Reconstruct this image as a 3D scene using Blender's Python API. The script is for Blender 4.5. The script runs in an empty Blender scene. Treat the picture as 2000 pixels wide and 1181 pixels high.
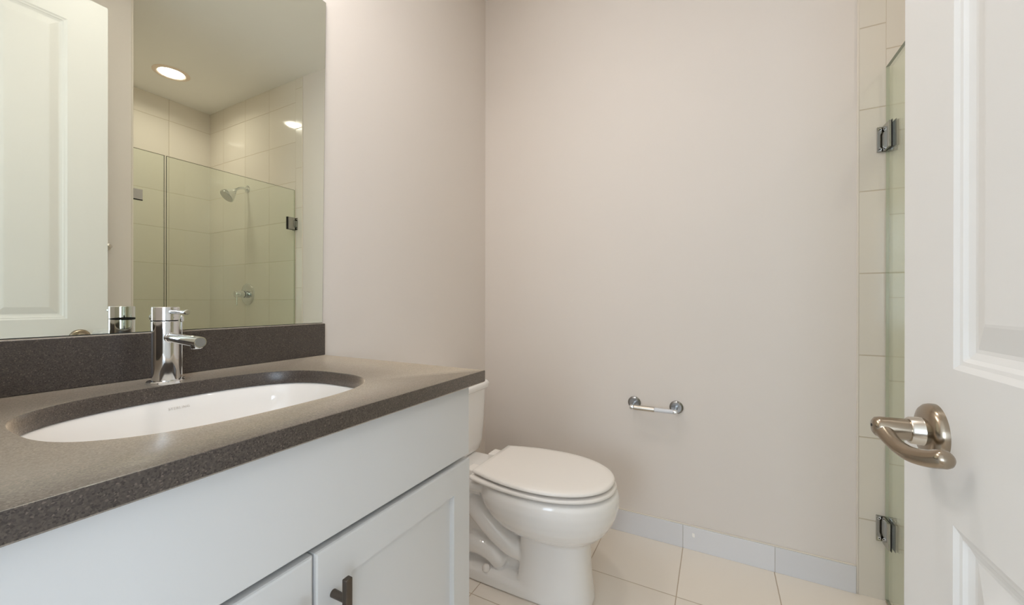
import bpy, bmesh, math
from mathutils import Vector, Matrix
PI = math.pi

# ------------------------------------------------------------------ camera, world, light, exposure
scene = bpy.context.scene
COL = scene.collection
cd = bpy.data.cameras.new('camera')
cam = bpy.data.objects.new('camera', cd); COL.objects.link(cam)
F_PX = 766.79
cd.sensor_fit = 'HORIZONTAL'; cd.sensor_width = 36.0; cd.lens = F_PX * 36.0 / 2000.0
cd.shift_x = 2.5 / 2000.0; cd.clip_start = 0.02
TH, PH, RO = 0.4823, -0.0006, 0.0012
_r = Vector((math.cos(TH), math.sin(TH), 0))
_f = Vector((-math.sin(TH) * math.cos(PH), math.cos(TH) * math.cos(PH), math.sin(PH)))
_u = _r.cross(_f)
_r2 = _r * math.cos(RO) + _u * math.sin(RO); _u2 = -_r * math.sin(RO) + _u * math.cos(RO)
m3 = Matrix((_r2, _u2, -_f)).transposed()
cam.matrix_world = Matrix.Translation((0, 0, 1.0673)) @ m3.to_4x4()
scene.camera = cam

w = bpy.data.worlds.new('world'); scene.world = w; w.use_nodes = True
w.node_tree.nodes['Background'].inputs[0].default_value = (0.62, 0.78, 1.0, 1)
w.node_tree.nodes['Background'].inputs[1].default_value = 1.0

DAYLIGHT_W = 88.0       # bedroom window opposite the doorway
SIDE_FILL_W = 105.0     # added cool fill from the bedroom side, for the cabinet front
BULB_EMIT = 82.0
SHADE_EMIT = 15.0       # vanity light shades
DOWNLIGHT_EMIT = 16.0
DOWNLIGHT_W = 3.6 
ADDED_FILL_EMIT = 92.0   # added unseen ceiling lamp, lifts counter and floor from above
WARM = (1.0, 0.95, 0.90)
ld = bpy.data.lights.new('window_daylight', 'AREA'); ld.shape = 'RECTANGLE'
ld.size = 2.4; ld.size_y = 1.7; ld.energy = DAYLIGHT_W; ld.color = (0.72, 0.86, 1.0)
lo = bpy.data.objects.new('window_daylight', ld); COL.objects.link(lo)
lo.location = (-0.95, -3.78, 1.55); lo.rotation_euler = (PI / 2, 0, 0)     # shines +y, in through the window
ld2 = bpy.data.lights.new('added_side_fill', 'AREA'); ld2.shape = 'RECTANGLE'
ld2.size = 1.7; ld2.size_y = 1.9; ld2.energy = SIDE_FILL_W; ld2.color = ld.color
lo2 = bpy.data.objects.new('added_side_fill', ld2); COL.objects.link(lo2)
lo2.location = (2.63, -2.2, 1.55); lo2.rotation_euler = (0, PI / 2, 0)     # added fill lamp, shines -x through the doorway onto the cabinet

vs = scene.view_settings
vs.view_transform = 'Standard'; vs.look = 'None'; vs.gamma = 1.0; vs.use_curve_mapping = False
vs.exposure = 0.02
scene.cycles.use_denoising = True
scene.cycles.max_bounces = 14; scene.cycles.diffuse_bounces = 8
scene.cycles.glossy_bounces = 8; scene.cycles.transparent_max_bounces = 16
scene.cycles.sample_clamp_indirect = 6.0

# ------------------------------------------------------------------ dimensions (metres; camera above x=y=0)
XW = -1.140          # mirror wall face
YB = 1.871           # back wall face
YT = 1.867           # tile face on the back wall
XT = 0.458           # right wall face / start of tile
XG = 0.539           # shower glass plane
XS = 1.754           # far shower wall
YN = 0.912           # near shower wall face
YE = -0.10           # entry wall face
H = 2.743
ZC = 0.897; TC = 0.0305; XF = -0.515; YC = 0.845

# ------------------------------------------------------------------ materials
def s2l(c):
    return tuple(((v / 255.0) / 12.92 if v / 255.0 <= 0.04045 else ((v / 255.0 + 0.055) / 1.055) ** 2.4) for v in c)

def new_mat(name):
    m = bpy.data.materials.new(name); m.use_nodes = True
    return m, m.node_tree.nodes, m.node_tree.links, m.node_tree.nodes['Principled BSDF']

def mat(name, rgb, rough=0.5, metal=0.0, spec=0.5, coat=0.0, coat_rough=0.05, noise=None, bump=None, aniso=0.0):
    m, N, L, b = new_mat(name)
    col = (*s2l(rgb), 1)
    b.inputs['Base Color'].default_value = col
    b.inputs['Roughness'].default_value = rough
    b.inputs['Metallic'].default_value = metal
    b.inputs['Specular IOR Level'].default_value = spec
    b.inputs['Coat Weight'].default_value = coat
    b.inputs['Coat Roughness'].default_value = coat_rough
    b.inputs['Anisotropic'].default_value = aniso
    g = N.new('ShaderNodeNewGeometry')
    if noise:
        sc, amt = noise
        n = N.new('ShaderNodeTexNoise'); n.inputs['Scale'].default_value = sc; n.inputs['Detail'].default_value = 3
        L.new(g.outputs['Position'], n.inputs['Vector'])
        r = N.new('ShaderNodeMix'); r.data_type = 'RGBA'
        r.inputs[6].default_value = tuple(v * (1 - amt) for v in col[:3]) + (1,)
        r.inputs[7].default_value = tuple(min(1, v * (1 + amt)) for v in col[:3]) + (1,)
        L.new(n.outputs['Fac'], r.inputs[0]); L.new(r.outputs[2], b.inputs['Base Color'])
    if bump:
        sc, st = bump
        n2 = N.new('ShaderNodeTexNoise'); n2.inputs['Scale'].default_value = sc; n2.inputs['Detail'].default_value = 4
        L.new(g.outputs['Position'], n2.inputs['Vector'])
        bp = N.new('ShaderNodeBump'); bp.inputs['Strength'].default_value = st; bp.inputs['Distance'].default_value = 0.001
        L.new(n2.outputs['Fac'], bp.inputs['Height']); L.new(bp.outputs['Normal'], b.inputs['Normal'])
    return m

def tile_mat(name, rgb, grout, axes, gw=0.004, rough=0.15, spec=0.5, var=0.03):
    """axes: list of (axis index, origin, size). Straight tile grid in world position."""
    m, N, L, b = new_mat(name)
    g = N.new('ShaderNodeNewGeometry'); sp = N.new('ShaderNodeSeparateXYZ'); L.new(g.outputs['Position'], sp.inputs[0])
    prev = None; cells = []
    for ax, o, s in axes:
        sub = N.new('ShaderNodeMath'); sub.operation = 'SUBTRACT'; L.new(sp.outputs[ax], sub.inputs[0]); sub.inputs[1].default_value = o
        pp = N.new('ShaderNodeMath'); pp.operation = 'PINGPONG'; L.new(sub.outputs[0], pp.inputs[0]); pp.inputs[1].default_value = s / 2
        mr = N.new('ShaderNodeMapRange'); L.new(pp.outputs[0], mr.inputs[0])
        mr.inputs[1].default_value = gw * 0.35; mr.inputs[2].default_value = gw * 0.65
        mr.inputs[3].default_value = 0.0; mr.inputs[4].default_value = 1.0
        dv = N.new('ShaderNodeMath'); dv.operation = 'DIVIDE'; L.new(sub.outputs[0], dv.inputs[0]); dv.inputs[1].default_value = s
        fl = N.new('ShaderNodeMath'); fl.operation = 'FLOOR'; L.new(dv.outputs[0], fl.inputs[0]); cells.append(fl)
        if prev is None: prev = mr.outputs[0]
        else:
            mn = N.new('ShaderNodeMath'); mn.operation = 'MINIMUM'; L.new(prev, mn.inputs[0]); L.new(mr.outputs[0], mn.inputs[1]); prev = mn.outputs[0]
    cx = N.new('ShaderNodeCombineXYZ')
    for i, c in enumerate(cells[:3]): L.new(c.outputs[0], cx.inputs[i])
    wn = N.new('ShaderNodeTexWhiteNoise'); wn.noise_dimensions = '3D'; L.new(cx.outputs[0], wn.inputs['Vector'])
    c = s2l(rgb)
    tm = N.new('ShaderNodeMix'); tm.data_type = 'RGBA'
    tm.inputs[6].default_value = tuple(v * (1 - var) for v in c) + (1,); tm.inputs[7].default_value = tuple(min(1, v * (1 + var)) for v in c) + (1,)
    L.new(wn.outputs['Value'], tm.inputs[0])
    mx = N.new('ShaderNodeMix'); mx.data_type = 'RGBA'; mx.inputs[6].default_value = (*s2l(grout), 1)
    L.new(prev, mx.inputs[0]); L.new(tm.outputs[2], mx.inputs[7]); L.new(mx.outputs[2], b.inputs['Base Color'])
    rr = N.new('ShaderNodeMapRange'); L.new(prev, rr.inputs[0]); rr.inputs[3].default_value = 0.8; rr.inputs[4].default_value = rough
    L.new(rr.outputs[0], b.inputs['Roughness']); b.inputs['Specular IOR Level'].default_value = spec
    nz = N.new('ShaderNodeTexNoise'); nz.inputs['Scale'].default_value = 7; L.new(g.outputs['Position'], nz.inputs['Vector'])
    ad = N.new('ShaderNodeMath'); ad.operation = 'MULTIPLY_ADD'; L.new(nz.outputs['Fac'], ad.inputs[0]); ad.inputs[1].default_value = 0.6; L.new(prev, ad.inputs[2])
    bp = N.new('ShaderNodeBump'); bp.inputs['Strength'].default_value = 0.5; bp.inputs['Distance'].default_value = 0.0012
    L.new(ad.outputs[0], bp.inputs['Height']); L.new(bp.outputs['Normal'], b.inputs['Normal'])
    return m

def quartz_mat():
    m, N, L, b = new_mat('speckled_quartz')
    g = N.new('ShaderNodeNewGeometry')
    v = N.new('ShaderNodeTexVoronoi'); v.inputs['Scale'].default_value = 600; L.new(g.outputs['Position'], v.inputs['Vector'])
    cr = N.new('ShaderNodeValToRGB')
    e = cr.color_ramp.elements
    e[0].position = 0.0; e[0].color = (*s2l((54, 49, 46)), 1)
    e[1].position = 1.0; e[1].color = (*s2l((108, 97, 90)), 1)
    for p, c in ((0.25, (71, 64, 60)), (0.6, (79, 71, 66)), (0.93, (86, 78, 72))):
        k = e.new(p); k.color = (*s2l(c), 1)
    sx = N.new('ShaderNodeSeparateColor'); L.new(v.outputs['Color'], sx.inputs[0]); L.new(sx.outputs[0], cr.inputs[0])
    n = N.new('ShaderNodeTexNoise'); n.inputs['Scale'].default_value = 30; n.inputs['Detail'].default_value = 4; L.new(g.outputs['Position'], n.inputs['Vector'])
    mx = N.new('ShaderNodeMix'); mx.data_type = 'RGBA'; mx.blend_type = 'MULTIPLY'; mx.inputs[0].default_value = 0.25
    L.new(cr.outputs[0], mx.inputs[6]); L.new(n.outputs['Fac'], mx.inputs[7]); L.new(mx.outputs[2], b.inputs['Base Color'])
    b.inputs['Roughness'].default_value = 0.27; b.inputs['Specular IOR Level'].default_value = 0.45; b.inputs['Coat Weight'].default_value = 0.0; b.inputs['Coat Roughness'].default_value = 0.15
    b.inputs['Sheen Roughness'].default_value = 0.42; b.inputs['Sheen Tint'].default_value = (1.0, 0.83, 0.64, 1)
    sw = N.new('ShaderNodeMapRange'); L.new(sx.outputs[0], sw.inputs[0]); sw.inputs[3].default_value = 0.78; sw.inputs[4].default_value = 1.0
    L.new(sw.outputs[0], b.inputs['Sheen Weight'])
    return m

def glass_mat(name, tint):
    m = bpy.data.materials.new(name); m.use_nodes = True; N = m.node_tree.nodes; L = m.node_tree.links
    N.remove(N['Principled BSDF'])
    out = N['Material Output']
    t = N.new('ShaderNodeBsdfTransparent'); t.inputs[0].default_value = (*tint, 1)
    gl = N.new('ShaderNodeBsdfGlossy'); gl.inputs['Roughness'].default_value = 0.0; gl.inputs[0].default_value = (0.95, 1, 0.96, 1)
    lw = N.new('ShaderNodeLayerWeight'); lw.inputs[0].default_value = 0.5          # Facing = 1 - cos(view angle), the same from both sides
    pw = N.new('ShaderNodeMath'); pw.operation = 'POWER'; L.new(lw.outputs['Facing'], pw.inputs[0]); pw.inputs[1].default_value = 5.0
    fr = N.new('ShaderNodeMath'); fr.operation = 'MULTIPLY_ADD'; L.new(pw.outputs[0], fr.inputs[0]); fr.inputs[1].default_value = 0.93; fr.inputs[2].default_value = 0.07
    mx = N.new('ShaderNodeMixShader'); L.new(fr.outputs[0], mx.inputs[0]); L.new(t.outputs[0], mx.inputs[1]); L.new(gl.outputs[0], mx.inputs[2])
    L.new(mx.outputs[0], out.inputs[0])
    return m

def emit_mat(name, col, strength):
    m = bpy.data.materials.new(name); m.use_nodes = True; N = m.node_tree.nodes; L = m.node_tree.links
    N.remove(N['Principled BSDF']); e = N.new('ShaderNodeEmission')
    e.inputs[0].default_value = (*col, 1); e.inputs[1].default_value = strength; L.new(e.outputs[0], N['Material Output'].inputs[0])
    return m

M = {}
M['paint'] = mat('greige_wall_paint', (225, 218, 212), 0.6, noise=(3, 0.012), bump=(260, 0.12), spec=0.3)
M['ceiling'] = mat('ceiling_paint', (245, 244, 241), 0.8, noise=(2.5, 0.02), bump=(120, 0.15), spec=0.2)
M['floor'] = tile_mat('cream_floor_tile', (234, 226, 216), (186, 170, 152), [(0, -0.1275, 0.333), (1, 1.541, 0.333)], 0.0035, 0.22)
M['base_tile'] = tile_mat('grey_baseboard_tile', (222, 222, 225), (190, 187, 185), [(0, -0.1275, 0.335), (1, 0.21, 0.333)], 0.003, 0.25)
SHOW = dict(rgb=(223, 217, 206), grout=(195, 184, 165))
M['tile_xz'] = tile_mat('beige_shower_tile_side', axes=[(0, 0.536, 0.333), (2, 1.085, 0.2965)], rough=0.07, **SHOW)
M['tile_yz'] = tile_mat('beige_shower_tile_far', axes=[(1, 1.570, 0.333), (2, 1.085, 0.2965)], rough=0.07, **SHOW)
M['tile_strip'] = tile_mat('beige_jamb_tile', axes=[(2, 0.2785, 0.2985)], rough=0.12, **SHOW)
M['tile_edge'] = mat('pale_tile_edge_trim', (222, 214, 203), 0.4)
M['door_paint'] = mat('white_door_paint', (232, 232, 231), 0.42, spec=0.4)
M['cab_paint'] = mat('white_cabinet_paint', (214, 215, 216), 0.38, spec=0.45)
M['cab_dark'] = mat('cabinet_inside', (90, 88, 86), 0.8)
M['quartz'] = quartz_mat()
M['porcelain'] = mat('white_porcelain', (240, 238, 236), 0.06, coat=0.4, spec=0.5)
M['seat_plastic'] = mat('white_seat_plastic', (240, 236, 232), 0.22)
M['chrome'] = mat('polished_chrome', (226, 228, 230), 0.05, metal=1)
M['hinge_chrome'] = mat('dark_hinge_chrome', (170, 168, 162), 0.10, metal=1)
M['grey_chrome'] = mat('grey_satin_chrome', (150, 150, 150), 0.25, metal=1)
M['satin_chrome'] = mat('satin_chrome', (206, 206, 206), 0.25, metal=1)
M['nickel'] = mat('brushed_nickel', (164, 151, 134), 0.22, metal=1, aniso=0.4)
M['nickel_pale'] = mat('pale_nickel', (206, 200, 190), 0.25, metal=1)
M['bronze'] = mat('dark_pull_metal', (98, 90, 82), 0.38, metal=0.85)
M['black'] = mat('black_gasket', (16, 16, 17), 0.6)
M['grey_face'] = mat('grey_spout_cap', (150, 150, 146), 0.35, metal=0.6)
M['mirror'] = mat('mirror_silver', (234, 237, 226), 0.0, metal=1)
M['mirror_edge'] = mat('mirror_dark_edge', (58, 62, 54), 0.3)
M['glass'] = glass_mat('green_tinted_glass', (0.966, 0.990, 0.953))
M['glass_edge'] = mat('dark_green_glass_edge', (70, 82, 58), 0.15)
M['glass_edge_pale'] = mat('pale_ground_glass_edge', (168, 172, 150), 0.25)
M['mark'] = mat('grey_printed_mark', (214, 208, 202), 0.3)
M['sticker'] = mat('white_sticker', (250, 248, 244), 0.5)
M['lens'] = emit_mat('lit_downlight_lens', (1.0, 0.93, 0.84), DOWNLIGHT_EMIT)
M['bulb'] = emit_mat('lit_bulb', WARM, BULB_EMIT)
M['fill_lens'] = emit_mat('added_fill_lens', (1.0, 0.955, 0.91), ADDED_FILL_EMIT)  # glow of the added ceiling fill lamp
M['shade'] = emit_mat('lit_frosted_shade', WARM, SHADE_EMIT)
M['trim_ring'] = mat('downlight_trim', (240, 224, 208), 0.5)
M['spring_plastic'] = mat('pale_roller_plastic', (214, 216, 222), 0.2)
M['wood_floor'] = mat('bedroom_floor_oak', (170, 150, 128), 0.5, noise=(6, 0.1))
M['bed_wall'] = mat('bedroom_wall_paint', (224, 221, 216), 0.7)
M['window_frame'] = mat('white_window_frame', (235, 235, 235), 0.4)

# ------------------------------------------------------------------ mesh helpers
def add_box(bm, lo, hi, mi=0):
    xs = (lo[0], hi[0]); ys = (lo[1], hi[1]); zs = (lo[2], hi[2])
    v = [bm.verts.new((xs[i], ys[j], zs[k])) for i in (0, 1) for j in (0, 1) for k in (0, 1)]
    for q in ((0, 1, 3, 2), (4, 6, 7, 5), (0, 4, 5, 1), (2, 3, 7, 6), (0, 2, 6, 4), (1, 5, 7, 3)):
        f = bm.faces.new([v[i] for i in q]); f.material_index = mi

def add_loft(bm, rings, cap0=True, cap1=True, mi=0):
    vr = [[bm.verts.new(p) for p in r] for r in rings]
    n = len(vr[0])
    for a, b in zip(vr, vr[1:]):
        for i in range(n):
            f = bm.faces.new((a[i], a[(i + 1) % n], b[(i + 1) % n], b[i])); f.material_index = mi
    if cap0: bm.faces.new(vr[0][::-1]).material_index = mi
    if cap1: bm.faces.new(vr[-1]).material_index = mi
    return vr

def frame(d):
    d = Vector(d).normalized()
    a = Vector((0, 0, 1)) if abs(d.z) < 0.9 else Vector((0, 1, 0))
    u = a.cross(d).normalized(); v = d.cross(u)
    return u, v, d

def add_lathe(bm, o, d, prof, n=40, mi=0, cap0=True, cap1=True):
    """prof: list of (distance along d, radius)"""
    u, v, d = frame(d); o = Vector(o)
    rings = [[o + d * t + (u * math.cos(2 * PI * i / n) + v * math.sin(2 * PI * i / n)) * r for i in range(n)] for t, r in prof]
    add_loft(bm, rings, cap0, cap1, mi)

def smooth_path(pts, k=8):
    pts = [Vector(p) for p in pts]; out = []
    P = [pts[0] * 2 - pts[1]] + pts + [pts[-1] * 2 - pts[-2]]
    for i in range(1, len(P) - 2):
        a, b, c, e = P[i - 1], P[i], P[i + 1], P[i + 2]
        for j in range(k):
            t = j / k
            out.append(0.5 * ((2 * b) + (c - a) * t + (2 * a - 5 * b + 4 * c - e) * t * t + (3 * b - a - 3 * c + e) * t ** 3))
    out.append(pts[-1]); return out

def add_tube(bm, pts, radii, n=20, mi=0, flat=1.0, roundcap=True):
    """swept tube; pts already dense; radii same length; flat scales the second axis"""
    pts = [Vector(p) for p in pts]
    rings = []; u = None
    for i, p in enumerate(pts):
        d = (pts[min(i + 1, len(pts) - 1)] - pts[max(i - 1, 0)]).normalized()
        if u is None: u, v, _ = frame(d)
        else:
            u = (u - d * u.dot(d)).normalized(); v = d.cross(u)
        r = radii[i] if hasattr(radii, '__len__') else radii
        rings.append((p, u.copy(), v.copy(), d, r))
    def ring(p, u, v, r): return [p + u * math.cos(2 * PI * i / n) * r + v * math.sin(2 * PI * i / n) * r * flat for i in range(n)]
    R = []
    if roundcap:
        p, u, v, d, r = rings[0]
        for a in (75, 50, 25): R.append(ring(p - d * r * math.sin(math.radians(a)) * 0.8, u, v, r * math.cos(math.radians(a))))
    for p, u, v, d, r in rings: R.append(ring(p, u, v, r))
    if roundcap:
        p, u, v, d, r = rings[-1]
        for a in (25, 50, 75): R.append(ring(p + d * r * math.sin(math.radians(a)) * 0.8, u, v, r * math.cos(math.radians(a))))
    add_loft(bm, R, True, True, mi)

def finish(name, bm, mats, parent=None, smooth=False, bevel=0.0, seg=2, angle=35):
    bmesh.ops.recalc_face_normals(bm, faces=bm.faces[:])
    me = bpy.data.meshes.new(name); bm.to_mesh(me); bm.free()
    for mm in (mats if isinstance(mats, (list, tuple)) else [mats]): me.materials.append(mm)
    if smooth:
        me.polygons.foreach_set('use_smooth', [True] * len(me.polygons))
        me.set_sharp_from_angle(angle=math.radians(angle))
    o = bpy.data.objects.new(name, me); COL.objects.link(o)
    if parent is not None:
        o.parent = parent; o.matrix_parent_inverse = Matrix.Translation(-parent.location)
    if bevel:
        b = o.modifiers.new('bevel', 'BEVEL'); b.width = bevel; b.segments = seg; b.limit_method = 'ANGLE'; b.angle_limit = math.radians(40)
        b.harden_normals = False
    return o

def box(name, lo, hi, m, parent=None, bevel=0.0, seg=2):
    bm = bmesh.new(); add_box(bm, lo, hi); return finish(name, bm, m, parent, bevel=bevel, seg=seg)

def tag(o, label, cat, group=None, kind=None):
    o['label'] = label; o['category'] = cat
    if group: o['group'] = group
    if kind: o['kind'] = kind
    return o

def thing(name, label, cat, loc, group=None):
    o = bpy.data.objects.new(name, None); o.empty_display_size = 0.05; COL.objects.link(o); o.location = loc
    return tag(o, label, cat, group)

def struct(o, label=None, cat=None):
    o['kind'] = 'structure'
    if label: o['label'] = label
    if cat: o['category'] = cat
    return o

# ------------------------------------------------------------------ the room shell
W = 0.11
struct(box('floor', (XW - W, YE - W, -0.08), (XS + W, YB + W, 0), M['floor']), 'cream square floor tiles with fine grout lines', 'floor')
struct(box('ceiling', (XW - W, YE - W, H), (XS + W, YB + W, H + 0.08), M['ceiling']), 'plain pale grey bathroom ceiling seen in the mirror', 'ceiling')
struct(box('wall_left', (XW - W, YE - W, 0), (XW, YB + W, H), M['paint']), 'painted wall behind the vanity mirror and the toilet tank', 'wall')
struct(box('wall_back', (XW, YB, 0), (XT, YB + W, H), M['paint']), 'painted back wall holding the toilet paper holder', 'wall')
bm = bmesh.new(); add_box(bm, (XT + 0.006, YT, 0), (0.5365, YB + W, H), 0); add_box(bm, (0.5365, YT, 0), (XS + W, YB + W, H), 1)
struct(finish('wall_shower_side', bm, [M['tile_strip'], M['tile_xz']]), 'beige tiled shower wall carrying the shower head and valve', 'wall')
struct(box('wall_shower_far', (XS, YN - W, 0), (XS + W, YT, H), M['tile_yz']), 'beige tiled shower wall opposite the mirror', 'wall')
struct(box('wall_shower_near', (XT + 0.009, YN - 0.008, 0), (XS, YN, H), M['tile_xz']), 'beige tiled shower wall facing the shower head', 'wall')
struct(box('wall_right', (XT, YE, 0), (XT + W, YN - 0.009, H), M['paint']), 'cream painted wall strip behind the open white door', 'wall')
struct(box('trim_1', (XT - 0.001, YN - 0.009, 0), (XT + 0.009, YN, H), M['tile_edge'], bevel=0.002), 'pale tile edge strip at the near end of the shower', 'trim')
struct(box('trim_2', (XT - 0.001, YT - 0.001, 0), (XT + 0.006, YB + 0.002, H), M['tile_edge'], bevel=0.002), 'pale tile edge strip between painted back wall and shower tile', 'trim')
struct(box('baseboard_back', (-0.93 - 0.2, YB - 0.009, 0), (XT - 0.0015, YB, 0.0995), M['base_tile'], bevel=0.0015), 'low grey tile baseboard along the back wall', 'baseboard')
struct(box('baseboard_right', (XT - 0.009, YE, 0), (XT, YN - 0.0095, 0.0995), M['base_tile'], bevel=0.0015), 'low grey tile baseboard behind the open door', 'baseboard')
# pale caulk bead on top of the back baseboard
struct(box('trim_3', (-1.13, YB - 0.0075, 0.0995), (XT - 0.0015, YB, 0.1045), M['tile_edge'], bevel=0.002), 'thin cream caulk bead on the tile baseboard', 'trim')
# entry wall with the doorway the camera stands in
DX0, DX1, DZ = -0.56, 0.256, 2.44
bm = bmesh.new()
add_box(bm, (XW, YE - W, 0), (DX0 - 0.02, YE, H)); add_box(bm, (DX1 + 0.03, YE - W, 0), (XS + W, YE, H)); add_box(bm, (DX0 - 0.02, YE - W, DZ + 0.02), (DX1 + 0.03, YE, H))
struct(finish('wall_front', bm, M['paint']), 'entry wall with the doorway behind the viewpoint', 'wall')
bm = bmesh.new()
add_box(bm, (DX0 - 0.02, YE - W, 0), (DX0, YE, DZ)); add_box(bm, (DX1 + 0.015, YE - W, 0), (DX1 + 0.03, YE, DZ)); add_box(bm, (DX0 - 0.02, YE - W, DZ), (DX1 + 0.03, YE, DZ + 0.02))
struct(finish('trim_4', bm, M['door_paint']), 'white door frame lining of the doorway', 'trim')
# the bedroom the daylight comes from
BX0, BX1, BY0 = -2.9, 2.6, -3.75
struct(box('floor_bedroom', (BX0, BY0 - W, -0.08), (BX1, YE - W, 0), M['wood_floor']), 'bedroom floor beyond the doorway', 'floor')
struct(box('ceiling_bedroom', (BX0, BY0 - W, H), (BX1, YE - W, H + 0.08), M['ceiling']), 'bedroom ceiling beyond the doorway', 'ceiling')
struct(box('wall_bedroom_left', (BX0 - W, BY0 - W, 0), (BX0, YE - W, H), M['bed_wall']), 'bedroom wall on the left beyond the doorway', 'wall')
SY0, SY1, SZ0, SZ1 = -3.15, -1.25, 0.70, 2.40  # made-up opening for the added side fill light
bm = bmesh.new()
add_box(bm, (BX1, BY0 - W, 0), (BX1 + W, SY0, H)); add_box(bm, (BX1, SY1, 0), (BX1 + W, YE - W, H))
add_box(bm, (BX1, SY0, 0), (BX1 + W, SY1, SZ0)); add_box(bm, (BX1, SY0, SZ1), (BX1 + W, SY1, H))
struct(finish('wall_bedroom_right', bm, M['bed_wall']), 'bedroom wall on the right beyond the doorway', 'wall')
bm = bmesh.new()
for y in (SY0, -2.23, SY1 - 0.06): add_box(bm, (BX1 - 0.02, y, SZ0), (BX1 + 0.02, y + 0.06, SZ1))
for z in (SZ0, 1.55, SZ1 - 0.06): add_box(bm, (BX1 - 0.018, SY0, z), (BX1 + 0.018, SY1, z + 0.06))
struct(finish('added_side_window', bm, M['window_frame']), 'added white framed side opening, unseen, for the fill light on the cabinet', 'window')
WX0, WX1, WZ0, WZ1 = -2.15, 0.25, 0.70, 2.40
bm = bmesh.new()
add_box(bm, (BX0, BY0 - W, 0), (WX0, BY0, H)); add_box(bm, (WX1, BY0 - W, 0), (BX1, BY0, H))
add_box(bm, (WX0, BY0 - W, 0), (WX1, BY0, WZ0)); add_box(bm, (WX0, BY0 - W, WZ1), (WX1, BY0, H))
struct(finish('wall_bedroom_window', bm, M['bed_wall']), 'bedroom wall around the daylight window', 'wall')
bm = bmesh.new()
for x in (WX0, -0.98, WX1 - 0.06): add_box(bm, (x, BY0 - 0.02, WZ0), (x + 0.06, BY0 + 0.02, WZ1))
for z in (WZ0, 1.55, WZ1 - 0.06): add_box(bm, (WX0, BY0 - 0.018, z), (WX1, BY0 + 0.018, z + 0.06))
struct(finish('window_1', bm, M['window_frame']), 'white framed bedroom window letting daylight in', 'window')
bm = bmesh.new()
add_box(bm, (BX0, YE - W - 0.012, 0), (XW, YE - W, H)); add_box(bm, (XS + W, YE - W - 0.012, 0), (BX1, YE - W, H))
struct(finish('wall_bedroom_front', bm, M['bed_wall']), 'bedroom wall beside the bathroom doorway', 'wall')

# ------------------------------------------------------------------ the open white door
D_X0, D_X1 = 0.235, 0.270
D_Y0, D_Y1 = -0.063, 0.747
D_Z0, D_Z1 = 0.012, 2.427
def panel_door():
    bm = bmesh.new()
    cols = [(D_Y0 + 0.128, D_Y0 + 0.352), (0.395, 0.619)]
    rows = [(0.21, 0.819), (0.993, 2.296)]
    def side(X, s):     # s: direction into the door
        ys = sorted({D_Y0, D_Y1, *[v for c in cols for v in c]}); zs = sorted({D_Z0, D_Z1, *[v for r in rows for v in r]})
        cache = {}
        def V(x, y, z):
            k = (round(x, 5), round(y, 5), round(z, 5))
            if k not in cache: cache[k] = bm.verts.new(k)
            return cache[k]
        for a, b in zip(ys, ys[1:]):
            for c, d in zip(zs, zs[1:]):
                if (a, b) in cols and (c, d) in rows:
                    prof = [(0, 0), (0.006, 0.0030), (0.010, 0.0038), (0.014, 0.0066), (0.021, 0.0092), (0.025, 0.0094), (0.050, 0.0030), (0.053, 0.0026)]
                    loops = [[V(X + s * dz, y, z) for y, z in ((a + i, c + i), (b - i, c + i), (b - i, d - i), (a + i, d - i))] for i, dz in prof]
                    for p, q in zip(loops, loops[1:]):
                        for i in range(4): bm.faces.new((p[i], p[(i + 1) % 4], q[(i + 1) % 4], q[i]))
                    bm.faces.new(loops[-1])
                else:
                    bm.faces.new([V(X, y, z) for y, z in ((a, c), (b, c), (b, d), (a, d))])
        return V
    side(D_X0, 1); side(D_X1, -1)
    def quad(*p): bm.faces.new([bm.verts.new(q) for q in p])
    a, b = D_X0, D_X1
    quad((a, D_Y0, D_Z0), (b, D_Y0, D_Z0), (b, D_Y0, D_Z1), (a, D_Y0, D_Z1)); quad((a, D_Y1, D_Z0), (a, D_Y1, D_Z1), (b, D_Y1, D_Z1), (b, D_Y1, D_Z0))
    quad((a, D_Y0, D_Z0), (a, D_Y1, D_Z0), (b, D_Y1, D_Z0), (b, D_Y0, D_Z0)); quad((a, D_Y0, D_Z1), (b, D_Y0, D_Z1), (b, D_Y1, D_Z1), (a, D_Y1, D_Z1))
    bmesh.ops.remove_doubles(bm, verts=bm.verts[:], dist=1e-5)
    return bm
door = finish('door_1', panel_door(), M['door_paint'], bevel=0.002)
struct(door, 'white panelled door standing open at the right, with a brushed nickel lever', 'door')
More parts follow.
